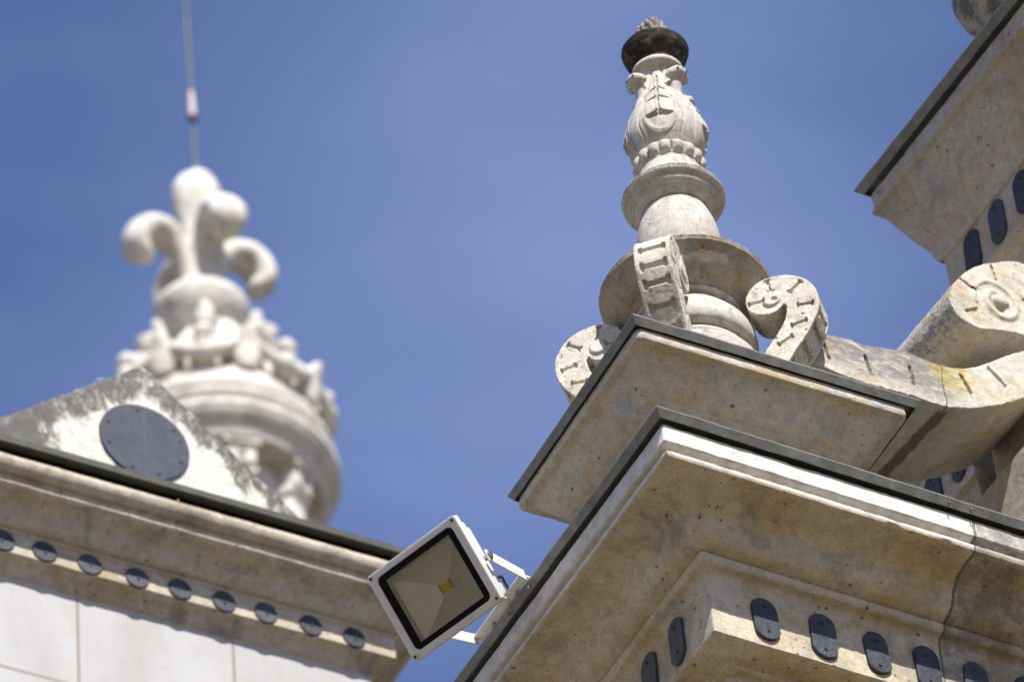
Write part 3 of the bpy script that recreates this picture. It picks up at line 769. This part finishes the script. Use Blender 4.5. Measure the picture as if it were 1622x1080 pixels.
add_tube(bm, spl3(cs), .0042, 10); obj('cable', bm, M['cable'], fl_)

# ------------------------------------------------------------------ left building
PL = Vector((1.054, 3.240, 2.614)); LY = radians(-1.0)
LX = T(PL) @ RZ(LY)
lb = bpy.data.objects.new('white_stone_building', None); COL.objects.link(lb); lb.empty_display_size = .1
lb.location = (PL.x - 1.0, PL.y + 1.0, 0); lb['category'] = 'building'
lb['label'] = 'white ashlar building with rounded cornice and a row of round slate discs'
lc_ = [(.30, .010), (.004, .006), (.000, .002), (.000, -.026), (.003, -.029), (.03, -.030), (.03, -.02), (.30, -.004)]
lp_ = [(.30, -.006), (.07, -.037)] + spl([(.050, -.040), (.030, -.050), (.020, -.074), (.028, -.097), (.044, -.108), (.056, -.110)], 4) + \
      [(.062, -.112), (.062, -.124)] + spl([(.064, -.126), (.061, -.134), (.064, -.144), (.072, -.150)], 3) + [(.076, -.151)] + \
      spl([(.079, -.152), (.10, -.155), (.130, -.172), (.150, -.205), (.168, -.224), (.182, -.229)], 4) + [(.183, -.238), (.189, -.243), (.190, -.247), (.190, -.322)] + \
      spl([(.192, -.3235), (.208, -.327), (.229, -.338), (.241, -.355), (.254, -.368)], 3) + [(.256, -.39), (.30, -.40)]
LR = (-4.2, .215, 0, 3.6)
obj('cornice', moulded_block(LR, lp_, .005, .03, .0020, 12.0, xf=LX, pstep=.02, chip=.004), M['left'], lb)
obj('flashing', moulded_block(LR, lc_, .001, .08, .001, 14.0, xf=LX, pstep=.05), M['zinc_dark'], lb, 20)
bm = bmesh.new(); h = PL.z + Z0 - .37; add_box(bm, LX @ T((LR[0] + LR[1]) / 2, 1.8, -.37 - h / 2), LR[1] - LR[0] - .51, 3.6 - .51, h)
bm.transform(T(0, 0, Z0)); finish(bm)
me = bpy.data.meshes.new('wall'); bm.transform(LX.inverted() @ T(0, 0, -Z0)); bm.to_mesh(me); bm.free()
wl = bpy.data.objects.new('wall', me); COL.objects.link(wl); me.materials.append(M['white_wall']); wl.parent = lb
wl.matrix_parent_inverse = Matrix(); wl.matrix_local = loc_of(lb).inverted() @ T(0, 0, Z0) @ LX
for i in range(26):
    x = -.131 - .1585 * i
    if i: x += random.uniform(-.006, .006)
    if x > -3.9: slate(lb, .086, .0865, .006, LX @ T(x, .190, -.283 + random.uniform(-.002, .002)), ((0, -.05),))
# open joint in the cornice
bm = bmesh.new(); add_box(bm, LX @ T(-.838, .024, -.074), .004, .010, .05, .001); obj('mortar_joint', bm, M['rust'], lb)

# gable
GO = LX @ Vector((-.868, .20, .006))
gb = thing('stone_gable', 'lichen stained triangular stone gable with a big dark slate disc standing on the left cornice', 'gable', GO, LY)
tri = [(-.86, -.02), (.79, -.02), (.79, .0), (0, .735), (-.86, .005)]
bm = bmesh.new(); add_prism(bm, [(-.86, -.0), (.80, -.0), (.02, .705), (0, .715), (-.02, .705)], 0, .45)
bmesh.ops.subdivide_edges(bm, edges=list(bm.edges), cuts=10, use_grid_fill=True)
gm = sculpt(bm, .011, None, 1, .0045, 9.0)
gobj = obj('gable_stone', gm, M['gable'], gb, 60, local=True)
pts = [(.164 * cos(2 * pi * i / 64), .345 + .164 * sin(2 * pi * i / 64)) for i in range(64)]
bm = bmesh.new(); add_prism(bm, pts, -.012, .01); bm.transform(T(-.005, 0, 0)); gd = obj('slate_disc', bm, M['slate_disc'], gb, 40, local=True)
bm = bmesh.new(); add_box(bm, T(-.006, -.0125, .345), .006, .003, .322, .0005); obj('seam', bm, M['seam'], gd, 30, local=True)
for a in (100, 40, 160, 20, 200, 340, 290, 250):
    bm = bmesh.new(); p = (-.005 + .14 * cos(radians(a)), -.012, .345 + .14 * sin(radians(a))); add_cyl(bm, p, (p[0], -.0155, p[2]), .006, .005, 10); obj('nail', bm, M['iron'], gd, 40, local=True)

# ------------------------------------------------------------------ lantern turret
TT = Vector((5.044, 12.48, 12.437))
tu = thing('lantern_turret', 'round pale stone lantern turret with moulded entablature and openwork crown, blurred in the distance', 'turret', (TT.x, TT.y, -Z0))
ent = [(.40, -.20), (.60, -.195)] + spl([(.605, -.19), (.625, -.15), (.66, -.11), (.685, -.08), (.70, -.05)], 4) + [(.708, -.04), (.708, .0), (.695, .012), (.665, .016), (.640, .030), (.640, .048), (.675, .06)] + \
      spl([(.676, .062), (.690, .075), (.692, .10), (.682, .115), (.668, .12)], 3) + [(.63, .13), (.61, .140), (.61, .160), (.662, .172), (.664, .20), (.650, .215), (.628, .23)] + spl([(.625, .24), (.622, .28), (.61, .32), (.60, .34)], 3) + [(.595, .36), (.57, .375), (.30, .40)]
obj('entablature', lathe(ent, 128, TT, amp=.002, seed=1, step=.03), M['far'], tu)
bm = lathe([(.44, -9.0), (.44, -.19)], 96, TT, amp=.002, step=.2); obj('drum', bm, M['far'], tu)
bm = lathe([(1.2, -TT.z - Z0), (1.2, -8.95), (.46, -8.9)], 48, TT, step=1.0); obj('base', bm, M['far'], tu)
for k in range(8):
    a = radians(258 + 45 * k); m = T(TT) @ RZ(a)
    bm = bmesh.new()
    add_box(bm, m @ T(.47, 0, -1.2), .10, .15, 1.62, .006); add_box(bm, m @ T(.475, 0, -.375), .13, .19, .05, .006); add_box(bm, m @ T(.49, 0, -.285), .15, .17, .13, .012); add_box(bm, m @ T(.50, 0, -.21), .18, .22, .03, .005)
    pl_ = obj('pilaster', bm, M['far'], tu)
    bm = bmesh.new(); add_box(bm, m @ T(.566, 0, -.285), .008, .045, .055, .002); obj('slate_inlay', bm, M['slate'], pl_)
    m2 = T(TT) @ RZ(a + radians(22.5)); bm = bmesh.new()
    pts = [(.10 * cos(pi * i / 12), -.52 + .10 * sin(pi * i / 12)) for i in range(13)] + [(-.10, -1.9), (.10, -1.9)]
    add_prism(bm, pts, -.012, .012, m2 @ T(.436, 0, 0) @ RZ(pi / 2)); obj('arch_opening', bm, M['slate_disc'], tu)
# crown: central dome and neck, carved leaves and scrolls round it
dm = spl([(.56, .37), (.50, .42), (.42, .52), (.36, .66), (.31, .82), (.26, .98), (.205, 1.10), (.185, 1.18), (.19, 1.21)], 5)
def dm_d(a, z, r): return .022 * abs(sin(a * 6)) ** .6 * min(1, max(0, (z - .45) / .1)) * min(1, max(0, (1.05 - z) / .15))
obj('dome', lathe(dm, 120, TT, disp=dm_d, amp=.006, seed=2, step=.02), M['far'], tu)
def fleuron():
    bm = bmesh.new()
    add_tube(bm, [(.60, 0, .34), (.615, 0, .43), (.63, 0, .51), (.655, 0, .575), (.69, 0, .62)], [(.06, .05), (.10, .05), (.085, .045), (.06, .04), (.02, .02)], 10)
    for s in (-1, 1):
        add_tube(bm, [(.60, s * .02, .40), (.61, s * .085, .44), (.615, s * .115, .50), (.61, s * .09, .54), (.605, s * .065, .515)], [.034, .034, .034, .026, .014], 8)
    return sculpt(bm, .009, None, 1, .003, 4)
def volute():
    bm = bmesh.new()
    add_tube(bm, [(.58, 0, .36), (.60, 0, .44), (.575, 0, .53), (.50, 0, .60), (.43, 0, .70), (.42, 0, .80), (.47, 0, .86), (.52, 0, .82), (.505, 0, .76)], [(.06, .05), (.06, .05), (.06, .045), (.055, .045), (.06, .045), (.075, .05), (.075, .05), (.06, .04), (.04, .03)], 10)
    add_tube(bm, [(.565, 0, .37), (.655, .0, .42), (.68, 0, .48), (.64, 0, .52)], [(.05, .04), (.05, .04), (.045, .035), (.03, .025)], 8)
    add_tube(bm, [(.42, 0, .78), (.395, 0, .92), (.415, 0, 1.02), (.425, 0, 1.06)], [(.045, .03), (.062, .035), (.045, .025), (.01, .01)], 10)
    return sculpt(bm, .009, None, 1, .003, 5)
def band_d(a, z, r): return .035 * abs(sin(a * 8 + 2.2)) ** .7 * (1 - abs((z - .46) / .10)) if abs(z - .46) < .10 else 0
obj('crown_band', lathe([(.50, .34), (.545, .35), (.55, .38), (.55, .42), (.55, .46), (.54, .50), (.525, .54), (.48, .56), (.40, .57)], 192, TT, disp=band_d, amp=.006, seed=3, step=.015), M['far'], tu)
def swag():
    bm = bmesh.new()
    P = []
    for i in range(13):
        t = i / 12; a = radians(-17 + 34 * t); P.append(((.645 + .02 * sin(pi * t)) * cos(a), (.645 + .02 * sin(pi * t)) * sin(a), .50 - .10 * sin(pi * t)))
    add_tube(bm, P, [.03 + .018 * sin(pi * i / 12) for i in range(13)], 8)
    add_ball(bm, (.655, 0, .575), (.045, .06, .055))
    add_tube(bm, [(.62, 0, .46), (.63, 0, .53), (.60, 0, .62), (.53, 0, .68), (.50, 0, .66)], [.045, .042, .04, .035, .02], 8)
    return sculpt(bm, .009, None, 1, .003, 6)
sw_ = swag(); finish(sw_, 60); swme = to_mesh(sw_, 'crown_swag')
fm = fleuron(); finish(fm, 60); fme = to_mesh(fm, 'crown_leaf'); vm = volute(); finish(vm, 60); vme = to_mesh(vm, 'crown_scroll')
for k in range(8):
    for me_, nm, a in ((fme, 'crown_leaf', 262 + 45 * k), (vme, 'crown_scroll', 284.5 + 45 * k), (swme, 'crown_swag', 284.5 + 45 * k)):
        o = obj_me(nm, me_, M['far'], None, True); o.parent = tu; o.location = (0, 0, TT.z + Z0); o.rotation_euler = (0, 0, radians(a))

TT = TT + Vector((-.05, 0, -.065))
# ------------------------------------------------------------------ fleur-de-lis finial
fd = thing('fleur_de_lis', 'white stone fleur-de-lis with four curled petals crowning the round turret', 'finial', (TT.x, TT.y, TT.z + 1.2))
bl = spl([(.17, 1.19), (.205, 1.23), (.252, 1.29), (.280, 1.35), (.286, 1.40), (.266, 1.45), (.215, 1.495), (.160, 1.545), (.13, 1.62)], 5)
obj('bulb', lathe(bl, 96, TT, amp=.003, seed=4, step=.02), M['far'], fd)
bm = bmesh.new()
def petal(bm, a):
    m = T(TT) @ RZ(a)
    P = [(.055, 1.52), (.070, 1.68), (.095, 1.80), (.150, 1.915), (.235, 1.985), (.325, 1.975), (.392, 1.905), (.405, 1.815), (.355, 1.765), (.315, 1.775)]
    R_ = [(.12, .06), (.105, .062), (.098, .066), (.105, .076), (.118, .086), (.130, .090), (.128, .090), (.115, .082), (.085, .065), (.045, .04)]
    add_tube(bm, [m @ Vector((x, 0, z)) for x, z in spl(P, 4)], [(1.0 * (R_[min(9, i // 4)][0] * (1 - (i % 4) / 4) + R_[min(9, i // 4 + 1)][0] * (i % 4) / 4), R_[min(9, i // 4)][1] * (1 - (i % 4) / 4) + R_[min(9, i // 4 + 1)][1] * (i % 4) / 4) for i in range(len(spl(P, 4)))], 14)
bm = bmesh.new()
for k in range(4): petal(bm, LY + pi / 2 * k)
CPt = spl([(.15, 1.52), (.12, 1.66), (.085, 1.84), (.080, 1.95), (.100, 2.08), (.135, 2.22), (.153, 2.35), (.140, 2.45), (.095, 2.535), (.025, 2.60)], 5)
def cp_d(a, z, r): return .006 * cos(a * 4 - .1) * min(1, max(0, (z - 1.9) / .2))
b2 = lathe(CPt, 64, TT, disp=cp_d); mtmp = to_mesh(b2); bm.from_mesh(mtmp); bpy.data.meshes.remove(mtmp)
obj('petals', sculpt(bm, .012, None, 3, .003, 2.0), M['far'], fd, 60)
# ------------------------------------------------------------------ lightning rod
lr = thing('lightning_rod', 'thin grey lightning rod with a pale sleeve rising from the fleur-de-lis into the sky', 'lightning rod', (TT.x, TT.y, TT.z + 2.58))
def up3(z): return Vector((TT.x - .012 * (z - 2.6), TT.y, TT.z + z))
bm = bmesh.new(); add_cyl(bm, up3(2.58), up3(3.07), .0085, .0085, 12); add_cyl(bm, up3(3.07), up3(6.2), .010, .008, 12); obj('rod', bm, M['rod'], lr)
bm = bmesh.new(); add_cyl(bm, up3(3.08), up3(3.30), .024, .017, 16); obj('sleeve', bm, M['sleeve'], lr)
bm = bmesh.new(); add_cyl(bm, up3(3.045), up3(3.085), .024, .032, 16); obj('collar', bm, M['iron'], lr)
bm = bmesh.new(); add_cyl(bm, up3(2.575), up3(2.64), .045, .022, 16); obj('foot', bm, M['verdigris'], lr)
bpy.context.view_layer.update()
